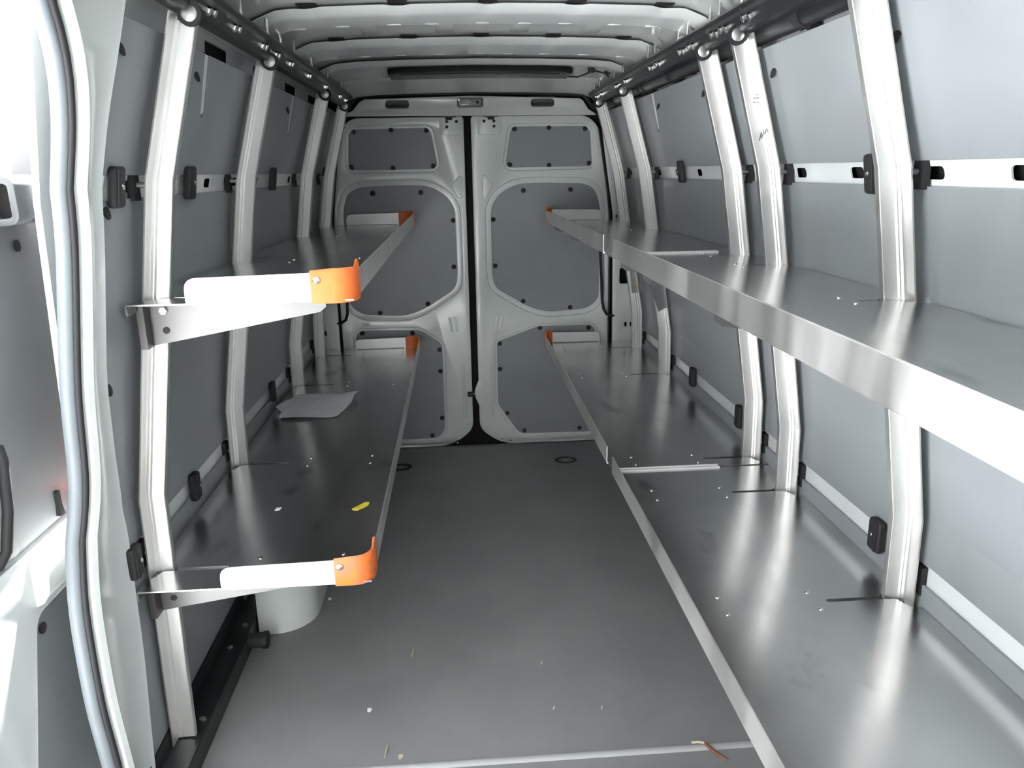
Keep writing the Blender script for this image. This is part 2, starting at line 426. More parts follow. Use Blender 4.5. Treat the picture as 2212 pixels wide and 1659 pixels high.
def bow(y0, y1, drop0, drop1, notch_x, lower_rear=0):
    """one roof bow: near edge with dark half-hexagon notches, slightly hanging tray section"""
    xs = [-.70 + i*1.40/72 for i in range(73)]
    b = MB(); rings = []
    for x in xs:
        n = min((abs(x-q) for q in notch_x), default=1)
        k = max(0, min(1, (.034-n)/.014)) * .020
        z = Zr(x)
        e = 0
        rings.append([(x, y0+k, z-drop0-e), (x, y0+k+.028, z-drop0-.018-e), (x, y0+.06, z-drop1+.004-e), (x, y1-.03, z-drop1-lower_rear-e),
                      (x, y1-.004, z-drop1-lower_rear-.001-e), (x, y1, z-drop1-lower_rear+.004-e), (x, y1, z-drop0+.004-lower_rear*.6)])
    b.loft(rings)
    o = b.build('roof_bow', PAINT, ceil_, 40)
    for q in notch_x:
        MB().box(q-.028, q+.028, y0-.012, y0+.018, Zr(q)-.0055, Zr(q)-.0015).build('notch', DARK, o)  # black block paints the shade inside the cut
    return o
N5 = [-.512, -.251, .012, .275, .537]
bA0 = bow(1.20, 1.42, .010, .036, N5); bA1 = bow(1.80, 2.02, .010, .036, N5)
bA = bow(2.46, 2.64, .010, .036, N5)
bB = bow(3.04, 3.29, .010, .036, N5)
bC = bow(3.60, 4.00, .010, .034, [])
bD = bow(4.11, 4.37, .010, .036, N5, .040)
for o, ye in ((bA, 2.625), (bB, 3.272)):
    for k in range(9):
        x = -.56 + .14*k + random.uniform(-.02,.02)
        z = Zr(x)-.036
        b = MB(); b.loft([[(x+.022*r*math.cos(a*math.pi/6), ye+.006*r*math.sin(a*math.pi/6), z+h) for a in range(12)]
                          for r, h in ((1,.001),(1,-.002),(.6,-.003))])
        b.build('weld_boss', PAINTW, o, 60)
for yk, ya in ((2.72, 3.03), (2.06, 2.44), (3.38, 3.58)):       # pressed stiffeners in the skin between the bows
    for x in (-.38, -.12, .145, .40):
        b = MB(); L_ = (ya-yk)*.30; yc_ = (yk+ya)/2 + .03
        z = Zr(x)-.0005
        b.loft([[(x-.028, yc_-L_, z), (x+.028, yc_-L_, z), (x+.034, yc_+L_, z), (x-.034, yc_+L_, z)],
                [(x-.018, yc_-L_+.012, z-.004), (x+.018, yc_-L_+.012, z-.004), (x+.022, yc_+L_-.012, z-.004), (x-.022, yc_+L_-.012, z-.004)]])
        b.build('skin_stiffener', PAINT, ceil_, 30)

# ---- rear frame: header, corner posts, black seals
rear = empty('wall_rear', (0, 4.40, 0), 'grey rear door frame with header and corner posts', 'wall', kind='structure')
XS = -.010
hdr = [(-.70,1.846),(.68,1.838),(.665,1.850),(.635,1.868),(.605,1.912),(.585,1.925),(.0,1.944),(-.57,1.932),(-.60,1.915),(-.635,1.875),(-.685,1.858)]
def notch(x0, x1, z0): return rect(x0, x1, z0, 1.924, .018, 4)
h1 = [notch(-.460,-.335,1.884), notch(.320,.447,1.884)]
yplate(hdr, h1, 4.385, .02, .004).build('header', PAINT, rear, 40)
for x0, x1 in ((-.47,-.325), (.31,.457)):
    MB().box(x0, x1, 4.43, 4.44, 1.86, 1.94).build('header_recess', PLASTG, rear)
    MB().box(x0, x1, 4.405, 4.425, 1.895, 1.905).build('recess_bar', RUBBER, rear)
# black weather strip over the header
sec = [(4.375,-.004),(4.375,.022),(4.40,.026),(4.43,.02),(4.43,-.004)]
b = MB(); pts = [(-.78,1.80),(-.72,1.855),(-.655,1.885),(-.60,1.945),(-.3,1.952),(0,1.954),(.3,1.952),(.60,1.938),(.65,1.875),(.715,1.845),(.775,1.79)]
rings = [[(x, y, z+d) for y, d in sec] for x, z in pts]
b.loft(rings); b.build('weather_strip', RUBBER, rear, 30)
MB().box(-1.04, 1.04, 4.455, 4.47, -.3, 2.13).build('dark_backing', DARK, rear)
# corner posts
for side in (-1, 1):
    ou = [(.775,-.05),(.782,.6),(.775,1.30),(.752,1.45),(.715,1.70),(.70,1.86),(.76,1.90),(.85,1.55),(.95,1.40),(.955,-.05)]
    poly = [(side*x + (0 if side > 0 else -.012), z) for x, z in ou]
    off = 0 if side > 0 else -.012
    hl = [rect(.818,.886,.915,1.005,.014,3), rect(.852,.868,.664,.690,.002), rect(.884,.898,.664,.69,.002), rect(.790,.800,1.286,1.304,.003),
          rect(.822,.834,1.288,1.306,.003), rect(.897,.907,.598,.608,.003), rect(.827,.837,.572,.582,.003), rounded([(.772,1.535),(.80,1.52),(.81,1.57),(.79,1.595),(.768,1.58)], .015)]
    hl = [[(side*x+off, z) for x, z in q] for q in hl]
    yplate(poly, hl, 4.36, .03, .003).build('corner_post', PAINT, rear, 40)

# ---- rear doors
UPP = rounded([(.235,1.788),(.632,1.786),(.662,1.762),(.674,1.588),(.660,1.567),(.206,1.567),(.186,1.590),(.216,1.768)], [.03,.03,.03,.03,.02,.03,.03,.03])
MIDP = rounded([(.098,1.36),(.145,1.43),(.235,1.482),(.36,1.490),(.625,1.482),(.690,1.45),(.722,1.36),(.722,.82),(.65,.766),(.41,.752),(.30,.788),(.112,.905),(.096,.98)], .06, 4)
LOWR = rounded([(.115,.589),(.364,.676),(.668,.674),(.699,.655),(.70,.02),(.67,.004),(.258,.008),(.223,.033),(.113,.202)], .028)
LOWL = rounded([(.200,.586),(.325,.674),(.668,.680),(.70,.655),(.70,.02),(.67,0),(.25,0),(.204,.052)], .03)
def door(nm, s, label):
    root = empty(nm, (XS + s*.38, 4.40, -.06), label, 'door', kind='structure')
    inn = .002 if s > 0 else .036          # edge at the centre gap
    F = lambda poly: [(XS + s*u, z) for u, z in poly]
    ol = rounded([(inn,-.045+.10),(inn,1.842),(.64,1.838),(.705,1.78),(.735,1.60),(.762,1.42),(.772,1.25),(.776,.4),(.772,-.03),(.70,-.045),(inn+.13,-.045)],
                 [.05,.02,.05,.04,.04,.04,.04,.02,.02,.03,.09], 5)
    if s > 0:   # latch cut at the gap
        k = next(i for i, p in enumerate(ol) if p[1] > 1.0)
        ol = ol[:k] + [] + ol[k:]
    pan = [UPP, MIDP, LOWR if s > 0 else LOWL]
    yplate(F(ol), [F(offset(p, .012 if i == 0 else .026 if i == 1 else .010)) for i, p in enumerate(pan)], 4.400, .022, .006).build('door_skin', PAINT, root, 45)
    for i, p in enumerate(pan):
        w_ = (.012, .026, .010)[i]
        yplate(F(offset(p, w_+.015)), [F(offset(p, -.004))], 4.411, .012, .003).build('recess_step', PAINT, root, 45)
        yplate(F(offset(p, .004)), [], 4.416, .006, .001).build(('window_panel','middle_panel','lower_panel')[i], PANEL, root)
    fs = [(.24,1.772),(.43,1.778),(.63,1.770),(.21,1.585),(.43,1.578),(.655,1.585)]
    fs += [(.285,1.445),(.55,1.445),(.112,1.29),(.118,1.03),(.275,.822),(.55,.778),(.705,1.15)]
    fs += ([(.133,.575),(.133,.42),(.17,.145),(.272,.030),(.61,.033),(.372,.662),(.66,.655)] if s > 0 else
           [(.22,.55),(.22,.42),(.222,.13),(.285,.022),(.62,.03),(.372,.655),(.66,.662)])
    for u, z in fs: put(FASTEN, 'push_fastener', (XS+s*u, 4.416, z), (0,-1,0), root)
    # top latch plate with its screws
    lx = .112 if s > 0 else .115
    b = MB(); b.cyl((XS+s*(lx-.038), 4.395, 1.842), (XS+s*(lx+.038), 4.395, 1.842), .007, 10); o = b.build('latch_pin', PLASTG, root, 50)
    yplate([(XS+s*(lx-.022),1.838),(XS+s*(lx+.022),1.838),(XS+s*(lx+.016),1.822),(XS+s*(lx-.016),1.822)], [], 4.394, .01, .001).build('latch_slot', RUBBER, root)
    yplate(F(rounded([(.040,1.745),(.160,1.745),(.168,1.76),(.168,1.836),(.040,1.836)], .012)), [], 4.3965, .006, .0025).build('latch_plate', PAINT, root, 45)
    for u, z in ((.075,1.814),(.128,1.814),(.128,1.787)): put(FASTEN, 'latch_screw', (XS+s*u, 4.397, z), (0,-1,0), root).scale = (.6,.6,.6)
    # pressed beads of the door skin
    yplate(F(rounded([(.055,1.525),(.070,1.535),(.118,1.475),(.075,1.405),(.055,1.410)], .012)), [], 4.397, .008, .003).build('pressed_triangle', PAINT, root, 45)
    for u in (.088, .116):
        yplate(F(rounded([(u+.028,.742),(u+.046,.742),(u+.030,.655),(u+.018,.655)], .005)), [], 4.3985, .004, .0018).build('pressed_bead', PAINT, root, 45)
    b = MB(); b.loft([[(XS+s*(.085+.010*math.cos(a*math.pi/5)), 4.401-.006*max(0,math.sin(a*math.pi/5)), z) for a in range(10)] for z in (.13,.18,.42,.46)])
    b.build('grip_bead', PAINT, root, 50)
    for u, z in ((.135,-.005),(.185,-.022),(.135,-.028)): put(SCREW, 'hinge_screw', (XS+s*u, 4.399, z), (0,-1,0), root)
    # black door check rod
    if s > 0: pts = [(.703,4.36,1.12),(.712,4.36,.95),(.718,4.36,.82),(.728,4.36,.77),(.745,4.36,.742),(.770,4.36,.732),(.800,4.37,.730)]
    else:     pts = [(-.735,4.36,1.02),(-.735,4.36,.86),(-.738,4.36,.79),(-.750,4.36,.752),(-.772,4.36,.738),(-.812,4.37,.730)]
    MB().tube(pts, .008, 8).build('door_check_rod', RUBBER, root, 60)
    b = MB(); b.tube([(XS+s*.775, 4.392, z) for z in (-.05,.5,1.0,1.28)]+[(XS+s*.758,4.392,1.43),(XS+s*.725,4.392,1.64),(XS+s*.705,4.392,1.77)], .006, 6)
    b.build('edge_seal', RUBBER, root, 60)
    return root
d1 = door('door_1', -1, 'left rear cargo door with grey inset panels')
d2 = door('door_2', 1, 'right rear cargo door with grey inset panels')
# striker between the doors and a small printed notice
b = MB(); b.box(-.075,-.040, 4.392, 4.405, .262, .292); st = b.build('latch_striker', RUBBER, d1)
MB().tube([(-.062,4.386,.278),(-.045,4.383,.284),(-.028,4.386,.272)], .005, 6).build('striker_hook', CHROME, st, 50)
yplate(rounded([(-.008,.36),(-.030,.305),(-.034,.27),(-.022,.24),(-.006,.20),(.03,.20),(.03,.36)], .008), [], 4.396, .012, .003).build('latch_cover', PAINT, d2, 45)
yplate(rect(-.672,-.622,.697,.727), [], 4.3985, .002).build('notice_sticker', PAINTW, d1)
for k in range(3): MB().box(-.668,-.630+.006*(k % 2), 4.3975, 4.3983, .702+.008*k, .7045+.008*k).build('printed_line', PINK, d1)

# ---- open sliding door seen outside the opening
XD = -1.07
sd = empty('door_3', (XD, 2.1, -.1), 'open white sliding side door outside the van with grey panel', 'door', kind='structure')
xp = lambda out, holes, t, x, bev=0: MBp(plate2d(out, holes, t, bev), lambda u, v, q: (x - t/2 + q, u, v))
up_p = rounded([(1.30,.765),(2.55,.765),(2.55,1.76),(2.04,1.775),(1.95,1.74),(1.86,1.62),(1.80,1.50),(1.70,1.44),(1.30,1.40)], [.02,.02,.05,.06,.08,.08,.05,.05,.02])
lo_p = rounded([(1.60,.60),(2.55,.60),(2.55,.0),(1.45,.0),(1.485,.25)], [.03,.03,.02,.02,.05])
ol = rounded([(1.20,-.12),(2.62,-.12),(2.62,1.88),(2.05,1.88),(1.88,1.82),(1.78,1.70),(1.70,1.52),(1.20,1.50)], [.03,.03,.08,.1,.08,.06,.05,.02])
xp(ol, [offset(up_p, .006), offset(lo_p, .006)], .02, XD, .004).build('door_skin', PAINTW, sd, 40)
xp(offset(up_p, .004), [], .006, XD-.010, .001).build('upper_panel', PANEL, sd)
xp(offset(lo_p, .004), [], .006, XD-.010, .001).build('lower_panel', PANEL, sd)
xp(offset(ol, -.01), [], .01, XD-.06).build('outer_sheet', PAINTW, sd)
b = MB(); sec = [(XD-.002,.745),(XD+.022,.742),(XD+.040,.715),(XD+.034,.66),(XD+.018,.635),(XD-.002,.625)]
b.loft([[(x, y, z) for x, z in sec] for y in (1.60, 1.64, 2.6)]); b.build('belt_ledge', PAINTW, sd, 40)
for y, z in ((2.03,1.745),(1.905,1.50),(1.80,1.41),(1.615,.565),(1.53,.16)): put(FASTEN, 'push_fastener', (XD-.007, y, z), (1,0,0), sd)
b = MB(); b.loft([[(XD-.01+x, 1.77+.010*k, .775) for x, k in ((0,-1),(.012,-1),(.012,1),(0,1))], [(XD-.01+x, 1.77+.006*k, .80) for x, k in ((0,-1),(.010,-1),(.010,1),(0,1))],
                  [(XD-.01+x, 1.77+.006*k, .835) for x, k in ((0,-1),(.010,-1),(.010,1),(0,1))]]); b.build('lock_pin', RUBBER, sd)
# latch housing near the top of the leading edge
yplate(rounded([(XD,1.455),(-.995,1.462),(-.985,1.475),(-.985,1.545),(-.995,1.556),(XD,1.563)], .010), [rounded([(XD+.016,1.472),(-1.000,1.476),(-1.000,1.542),(XD+.016,1.548)], .008)], 1.66, .20, .003).build('latch_housing', PLASTG, sd, 40)
lh = MB().box(XD+.012, -.998, 1.72, 1.74, 1.466, 1.552).build('latch_box', RUBBER, sd)
for z in (1.485, 1.533): put(SCREW, 'screw', (XD+.05, 1.72, z), (0,-1,0), lh)
# pull handle
b = MB(); b.tube([(XD, 1.545, 1.03),(XD+.025,1.54,1.025),(XD+.034,1.53,1.00),(XD+.034,1.515,.90),(XD+.030,1.49,.82),(XD+.02,1.47,.795),(XD,1.465,.79)], .011, 8)
b.build('pull_handle', RUBBER, sd, 50)
xp(rounded([(1.44,.77),(1.58,.77),(1.60,1.0),(1.56,1.07),(1.46,1.06)], .02), [], .012, XD+.002, .004).build('handle_bezel', PLASTG, sd, 40)
# red tint on the door panel, put in as added red strips
MB().box(XD-.008, XD+.003, 2.000, 2.060, 1.50, 1.800).build('red_tint_strip', RED, sd)
MB().box(XD-.008, XD+.048, 1.872, 1.900, .735, .800).build('red_tint_strip', RED, sd)

# ================================================================== OVERHEAD RAILS
RIBL = [1.835, 2.57, 3.60, 4.215]; RIBR = [1.525, 2.15, 2.44, 3.585, 4.175]
def overhead(side, label, bolt_y, y_near):
    root = empty('overhead_rail', (side*.645, 2.6, 1.90), label, 'rail', 'black overhead rails under the roof')
    # folded channel: lower face, inner web with a raised top flange
    sec = [(.690,1.893),(.655,1.889),(.650,1.893),(.638,1.922),(.624,1.927),(.620,1.938),(.626,1.947),(.644,1.945),(.664,1.905),(.690,1.903)]
    b = MB(); b.loft([[(side*x, y, z) for x, z in sec] for y in (y_near, 2.0, 3.0, 4.31)]); ch = b.build('channel', BLACK, root, 30)
    for y in bolt_y:
        for dy, dz in ((-.022,0),(.022,.004)):
            x = .639; put(BOLTM, 'bolt', (side*(x+.004), y+dy, 1.910+dz), (-side*.9,0,-.42), root)
        b = MB(); b.cyl((side*.628, y+.005, 1.93), (side*.628, y+.005, 1.985), .006, 8); b.build('stud', CHROME, root, 50)
    return root
overhead(-1, 'black steel overhead rail above the left uprights', [1.95, 2.16, 2.45, 2.62, 2.83, 3.16, 3.55, 3.98, 4.18], 1.35)
RR = overhead(1, 'black steel overhead rail above the right uprights', [2.05, 2.22, 2.30, 2.52, 2.62, 2.92, 3.02, 3.46, 3.66, 4.02, 4.16], .35)
# a small white label on the right rail
MB().box(.624, .645, 2.57, 2.64, 1.9470, 1.9485).build('paper_label', CHIP, RR)
# ---- black conduit pipe behind the right rail
pp = empty('conduit_pipe', (.735, 2.6, 1.84), 'black conduit pipe clamped behind the right overhead rail', 'pipe')
b = MB(); b.cyl((.726, .4, 1.890), (.726, 4.25, 1.890), .028, 20); b.build('tube', BLACK, pp, 40)
for y in (1.90, 2.27, 2.36, 3.02, 3.42, 3.50, 4.05):
    b = MB(); b.cyl((.726, y-.018, 1.890), (.726, y+.018, 1.890), .031, 20); o = b.build('pipe_clamp', RUBBER, pp, 40)
    MB().box(.735, .762, y-.012, y+.012, 1.858, 1.872).build('clamp_foot', WHITE if y in (2.27,) else RUBBER, o)

# ================================================================== UPRIGHTS (bent angle profiles)
RIBP = [(.075,.914),(.79,.900),(1.545,.780),(1.885,.684)]
def ribx(z): return interp(z, [p[0] for p in RIBP], [p[1] for p in RIBP])
SECT = [(0,-.042),(.004,-.043),(.0055,-.008),(.010,-.0045),(.014,-.0075),(.018,-.0045),(.046,-.004),(.0495,-.0065),(.0510,.006),(.047,.006),(.046,0),(.0,.0)]
def upright(side, y, label, foot=.075):
    root = empty('shelf_upright', (side*.9, y, 0), label, 'upright', 'bent aluminium uprights along the van walls')
    zz_ = [(foot, ribx(foot))] + RIBP[1:]
    b = MB(); b.loft([[(side*(x - a), y + c, z) for a, c in SECT] for z, x in zz_]); b.build('angle_profile', ALU, root)
    # black stand-off blocks between profile and wall, roller washer at the head
    for z in (1.535, .64):
        x0 = ribx(z); x1 = Xw(z)-.001
        MB().box(min(side*x1, side*(x1-.014)), max(side*x1, side*(x1-.014)), y-.040, y-.004, z-.034, z+.034).build('standoff', RUBBER, root)
        b = MB(); b.cyl((side*(x0+.001), y-.018, z), (side*x1, y-.018, z), .006, 8); b.build('standoff_bolt', STEELG, root, 50)
    b = MB(); cx = side*(ribx(1.885)-.034); b.cyl((cx, y-.007, 1.884), (cx, y-.017, 1.884), .026, 18); o = b.build('head_washer', RUBBER, root, 40)
    BASE[o.name] = Vector((cx, y-.012, 1.858))
    put(BIGBOLT, 'head_bolt', (cx, y-.015, 1.884), (0,-1,0), o).scale = (.85,.85,.9)
    # head bracket up to the rail
    b = MB(); b.loft([[(side*x, yy, z) for x, z in ((.640,1.862),(.676,1.872),(.672,1.898),(.640,1.896))] for yy in (y-.012, y-.004)])
    b.build('head_bracket', BLACK, root)
    return root
lbl_L = ['left aluminium upright nearest the camera, beside the side door pillar', 'second left upright from the camera, standing on the black floor rail',
         'third left upright from the camera, above the paper sheet', 'left upright farthest back beside the left rear door']
lbl_R = ['right aluminium upright nearest the camera', 'second right upright from the camera, with pen marks', 'third right upright from the camera, close behind the marked one',
         'fourth right upright from the camera', 'right upright farthest back beside the right rear door']
ups = [upright(-1, y, l) for y, l in zip(RIBL, lbl_L)]
upr = [upright(1, y, l, .075) for y, l in zip(RIBR, lbl_R)]
# pen marks on the marked upright
pm = MB(); yk = RIBR[1]-.0085
for z in (1.735, 1.727, 1.716): pm.box(.706, .734-.01*random.random(), yk, yk+.002, z, z+.0012)
for k, (x, z) in enumerate(((.728,1.618),(.734,1.622),(.742,1.635),(.748,1.642),(.752,1.652))):
    pm.loft([[(x+a, q, z+c) for a, c in ((0,0),(.0012,0),(.0062,.022),(.005,.022))] for q in (yk, yk+.002)])
tag(pm.build('pen_marks', DARK, upr[1]), kind='stuff')

# ================================================================== SHELVES
def shelf(nm, label, side, z, y0, y1, xf, xb, ribs, near_stop, far_stop, lip_y, xback_near=None, stop_x=(.43,.705), hem_near=False, hem_far=False):
    root = empty(nm, (side*(xf+xb)/2, (y0+y1)/2, z), label, 'shelf', 'aluminium tray shelves')
    t = .0035
    # deck outline in (depth from centre line, y); notches and slots at the uprights along the wall edge
    out = [(xf, y0), (xb, y0)]
    for r in sorted(ribs):
        if not (y0 < r - .05 and r + .02 < y1): continue
        xc = ribx(z); wi = xc - .056
        out += [(xb, r-.050), (xc-.010, r-.050), (wi+.03, r-.012), (wi, r-.012), (.722, r-.012), (.716, r-.007), (.716, r-.003), (.722, r+.001), (wi, r+.001), (wi, r+.010), (xb, r+.010)]
    out += [(xb, y1), (xf, y1)]
    v, f = plate2d(out, [], t, .0)
    b = MB(); b.add([(side*u, q, z - t/2 + k) for u, q, k in v], f); dk = b.build('deck', DECK, root)
    # wall-side flange turned down
    b = MB(); sec = [(xb,z),(xb+.003,z-.003),(xb+.003,z-.022),(xb,z-.026),(xb-.003,z-.022),(xb,z-.0035)]
    segs = []; a = y0
    for r in sorted(ribs):
        if y0 < r-.05 and r+.02 < y1: segs.append((a, r-.052)); a = r+.012
    segs.append((a, y1))
    for a, c in segs:
        b.loft([[(side*x, y, q) for x, q in sec] for y in (a, c)])
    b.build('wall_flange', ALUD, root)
    # raised front lip with a rounded foot
    la, lc = lip_y; hh = .060
    sec = [(xf,z-.0035),(xf-.004,z-.002),(xf-.006,z+.003),(xf-.006,z+hh-.002),(xf-.004,z+hh),(xf-.002,z+hh-.002),(xf-.002,z+.004),(xf+.002,z)]
    b = MB(); b.loft([[(side*x, y, q) for x, q in sec] for y in (la, lc)]); b.build('front_lip', ALU, root, 30)
    # end stops: pale upright plates with rounded outer corner, and orange corner caps
    for on, ye, dirn in ((near_stop, y0, -1), (far_stop, y1, 1)):
        if not on: continue
        x0, x1 = stop_x
        xe = max(x0-.06, xf+.012)
        poly = rounded([(xe, z-.004),(x1, z-.004),(x1, z+.056),(xe, z+.062)], [.0,.012,.03,.006], 5)
        poly = [(side*u, q) for u, q in poly]
        yy = ye - .004 if dirn < 0 else ye
        yplate(poly, [], yy, .004, .001).build('end_stop', WHITE, root)
        # cap: curved wrap from the end stop round to the front lip
        R = .05
        path = []
        if dirn < 0:
            xa = x0; path = [(xa, ye-.006)] + [(xf-.008+R - R*math.sin(a*math.pi/12), ye-.006+R - R*math.cos(a*math.pi/12)) for a in range(7)] + [(xf-.008, ye+.075)]
        else:
            xa = x0-.01; path = [(xa, ye+.006)] + [(xf-.008+R - R*math.sin(a*math.pi/12), ye+.006-R + R*math.cos(a*math.pi/12)) for a in range(7)] + [(xf-.008, ye-.075)]
        rings = []; n = len(path)
        for i, (px, py) in enumerate(path):
            ta = Vector(path[min(i+1, n-1)]) - Vector(path[max(i-1, 0)]); ta.normalize(); no = Vector((-ta.y, ta.x))
            inw = 1 if (no.dot(Vector((x1, (y0+y1)/2)) - Vector((px, py))) > 0) else -1
            q = no*inw*.009
            zt = z+.070 - (.004 if i == 0 else 0) + (.012 if i == n-1 else 0); zb = z-.008
            rings.append([(side*px, py, zb+.006), (side*(px+q.x*.2), py+q.y*.2, zb), (side*(px+q.x), py+q.y, zb+.003), (side*(px+q.x), py+q.y, zt-.002), (side*(px+q.x*.4), py+q.y*.4, zt), (side*px, py, zt-.006)])
        b = MB(); b.loft(rings); cp = b.build('corner_cap', SCUFFO if (side < 0 and z < 1 and dirn < 0) else ORANGE, root, 50)
        put(disc_rivet, 'cap_rivet', (side*(x0-.014), ye - .006*(1 if dirn < 0 else -1), z+.045), (0, dirn, 0), cp)
        # bent foot of the end stop on the deck
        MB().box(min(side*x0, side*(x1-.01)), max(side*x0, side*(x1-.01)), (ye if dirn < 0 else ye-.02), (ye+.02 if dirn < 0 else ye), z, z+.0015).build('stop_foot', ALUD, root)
    # brackets below, one at each upright
    for r in ribs:
        if not (y0 - .05 < r < y1 + .05): continue
        xr = ribx(z-.05)+.002
        poly = [(xr, z-.0045), (.415, z-.0045), (.415, z-.030), (.43, z-.042), (xr-.05, z-.104), (xr, z-.112)]
        v, f = plate2d([(u, q) for u, q in poly], [], .003, 0)
        b = MB(); b.add([(side*u, r-.013 + k, q) for u, q, k in v], f)
        b.box(min(side*.415, side*(xr-.05)), max(side*.415, side*(xr-.05)), r-.013, r+.018, z-.0075, z-.0045)
        br = b.build('bracket', BRKT, root)
        # wrap plate on the upright
        MB().box(min(side*(xr-.012), side*(xr+.004)), max(side*(xr-.012), side*(xr+.004)), r-.050, r-.012, z-.112, z-.012).build('wrap_plate', BRKT, br)
        put(BOLTM, 'bolt', (side*(xr-.045), r-.0145, z-.028), (0,-1,0), br)
        put(BRBOLT if side > 0 else FASTEN, 'lower_bolt', (side*(xr-.045), r-.0145, z-.075), (0,-1,0), br).scale = (.6,.6,.5) if side < 0 else (1,1,1)
        for xx in (xf+.09, xf+.305):
            for dy in (-.038, .034):
                if y0+.01 < r+dy < y1-.01: put(RIVET, 'rivet', (side*xx, r+dy, z), (0,0,1), root)
    n = int((lc-la)/.26)
    for k in range(n):
        put(RIVET, 'rivet', (side*(xf+.012), la+.2+k*.26, z), (0,0,1), root)
    for on, ye, a in ((hem_near, y0, 1), (hem_far, y1, -1)):     # bright hemmed sheet ends at the joint
        if on:
            b = MB(); b.cyl((side*(xf+.012), ye+a*.004, z+.002), (side*(xf+.36), ye+a*.004, z+.002), .004, 8); b.build('sheet_hem', WHITE, root, 50)
    return root
disc_rivet = disc_mesh('cap_rivet', .0085, .006, CHROME, 12)
shelf('tray_shelf', 'upper left aluminium shelf with a clean orange near corner cap', -1, 1.280, 1.735, 4.35, .338, .835, RIBL, True, True, (1.78, 4.31))
LLS = shelf('tray_shelf', 'lower left aluminium shelf with scuffed orange near corner cap, holding a paper sheet', -1, .582, 1.722, 4.35, .342, .905, RIBL, True, True, (1.77, 4.31))
shelf('tray_shelf', 'upper right front aluminium shelf section with long pale lip', 1, 1.280, .30, 2.500, .392, .845, RIBR, False, False, (.30, 2.42), hem_far=True)
URS = shelf('tray_shelf', 'upper right rear aluminium shelf section ending in a red corner cap', 1, 1.280, 2.512, 4.35, .392, .845, RIBR, False, True, (2.59, 4.31), hem_near=True)
shelf('tray_shelf', 'lower right front aluminium shelf section, wide and scuffed', 1, .584, .30, 2.350, .384, .917, RIBR, False, False, (.30, 2.335), hem_far=True)
shelf('tray_shelf', 'lower right rear aluminium shelf section reaching the right rear door', 1, .584, 2.362, 4.35, .384, .917, RIBR, False, True, (2.43, 4.31), hem_near=True)

# deep gussets under the upper right rear shelf at the two rearmost uprights
yplate([(.66,1.274),(.835,1.274),(.905,.925),(.842,.893),(.783,1.055)], [], RIBR[3]-.020, .004).build('deep_gusset', PLASTG, URS)
g5 = yplate([(.80,1.274),(.838,1.274),(.905,.893),(.846,.893)], [], RIBR[4]-.020, .004).build('deep_gusset', ALUD, URS)
put(BRBOLT, 'brass_bolt', (.876, RIBR[4]-.020, .944), (0,-1,0), g5)

# ================================================================== OTHER THINGS
# ---- black floor rail under the left uprights
fr = empty('floor_rail', (-.89, 1.9, 0), 'black steel floor rail along the left wall before the wheel housing', 'rail')
b = MB(); sec = [(-.921,.0),(-.921,.125),(-.916,.125),(-.916,.072),(-.850,.068),(-.848,.060),(-.848,.0),(-.854,.0),(-.854,.060),(-.915,.064),(-.916,.0)]
b.loft([[(x, y, z) for x, z in sec] for y in (1.30, 2.60)]); b.build('angle', BLACK, fr)
for x, y in ((-.885,1.62),(-.868,1.90),(-.885,2.24),(-.872,2.37)): put(BOLTM, 'bolt', (x, y, .068), (0,0,1), fr)
MB().box(-.915,-.80, 1.62, 1.74, 0, .045).build('spacer_block', RUBBER, fr)
b = MB(); b.cyl((-.848,2.32,.045),(-.800,2.32,.045), .026, 12); kn = b.build('anchor_knob', RUBBER, fr, 40)
b = MB(); b.cyl((-.800,2.32,.045),(-.785,2.32,.045), .030, 8); b.build('knob_cap', RUBBER, kn, 40)

# ---- left wheel housing
b = MB(); rings = []
for z, ins in ((0,0),(.16,.004),(.30,.018),(.40,.05),(.455,.10),(.475,.17)):
    y0_, y1_, xi = 2.42+ins, 3.42-ins, .655-0+ins*.9; r = .14
    ring = [(-.915, 2.68, z), (-.915, y1_, z)]
    ring += [(-(xi+r - r*math.sin(a*math.pi/16)), y1_-r + r*math.cos(a*math.pi/16), z) for a in range(9)]
    ring += [(-(xi+r - r*math.cos(a*math.pi/16)), y0_+r - r*math.sin(a*math.pi/16), z) for a in range(9)]
    ring += [(-.842, y0_, z), (-.842, 2.68, z)]
    rings.append(ring)
b.loft(rings); tag(b.build('wheel_housing', PAINT, None, 45), 'rounded grey wheel housing under the lower left shelf', 'wheel housing')

# ---- long brake-light cover on the roof with its cable
bl = empty('roof_light_bar', (.03, 3.82, 1.97), 'long smoked black light bar on the rear roof bow', 'lamp')
b = MB(); rings = []
def lb(x, g, dz): 
    z = Zr(x)-.035-dz
    return z
xs = [-.385 + i*.83/24 for i in range(25)]
for x in xs:
    e = min(x-xs[0], xs[-1]-x); k = .030*(1-min(1, e/.03))**2
    z = Zr(x)-.034
    rings.append([(x, 3.655+k, z), (x, 3.672+k, z-.016), (x, 3.70, z-.021), (x, 3.92, z-.021), (x, 3.945-k, z-.016), (x, 3.96-k, z)])
b.loft(rings); b.build('housing', BLACK, bl, 40)
b = MB(); b.loft([[(x, y, Zr(x)-.034-d) for y, d in ((3.71,.0205),(3.715,.025),(3.89,.025),(3.895,.0205))] for x in [-.33+i*.72/20 for i in range(21)]])
b.build('lens', LAMPC, bl, 30)
for k in range(12):
    x = -.30+.06*k
    MB().box(x-.022, x+.022, 3.76, 3.84, Zr(x)-.0602, Zr(x)-.0575).build('led_reflector', LEDM, bl)
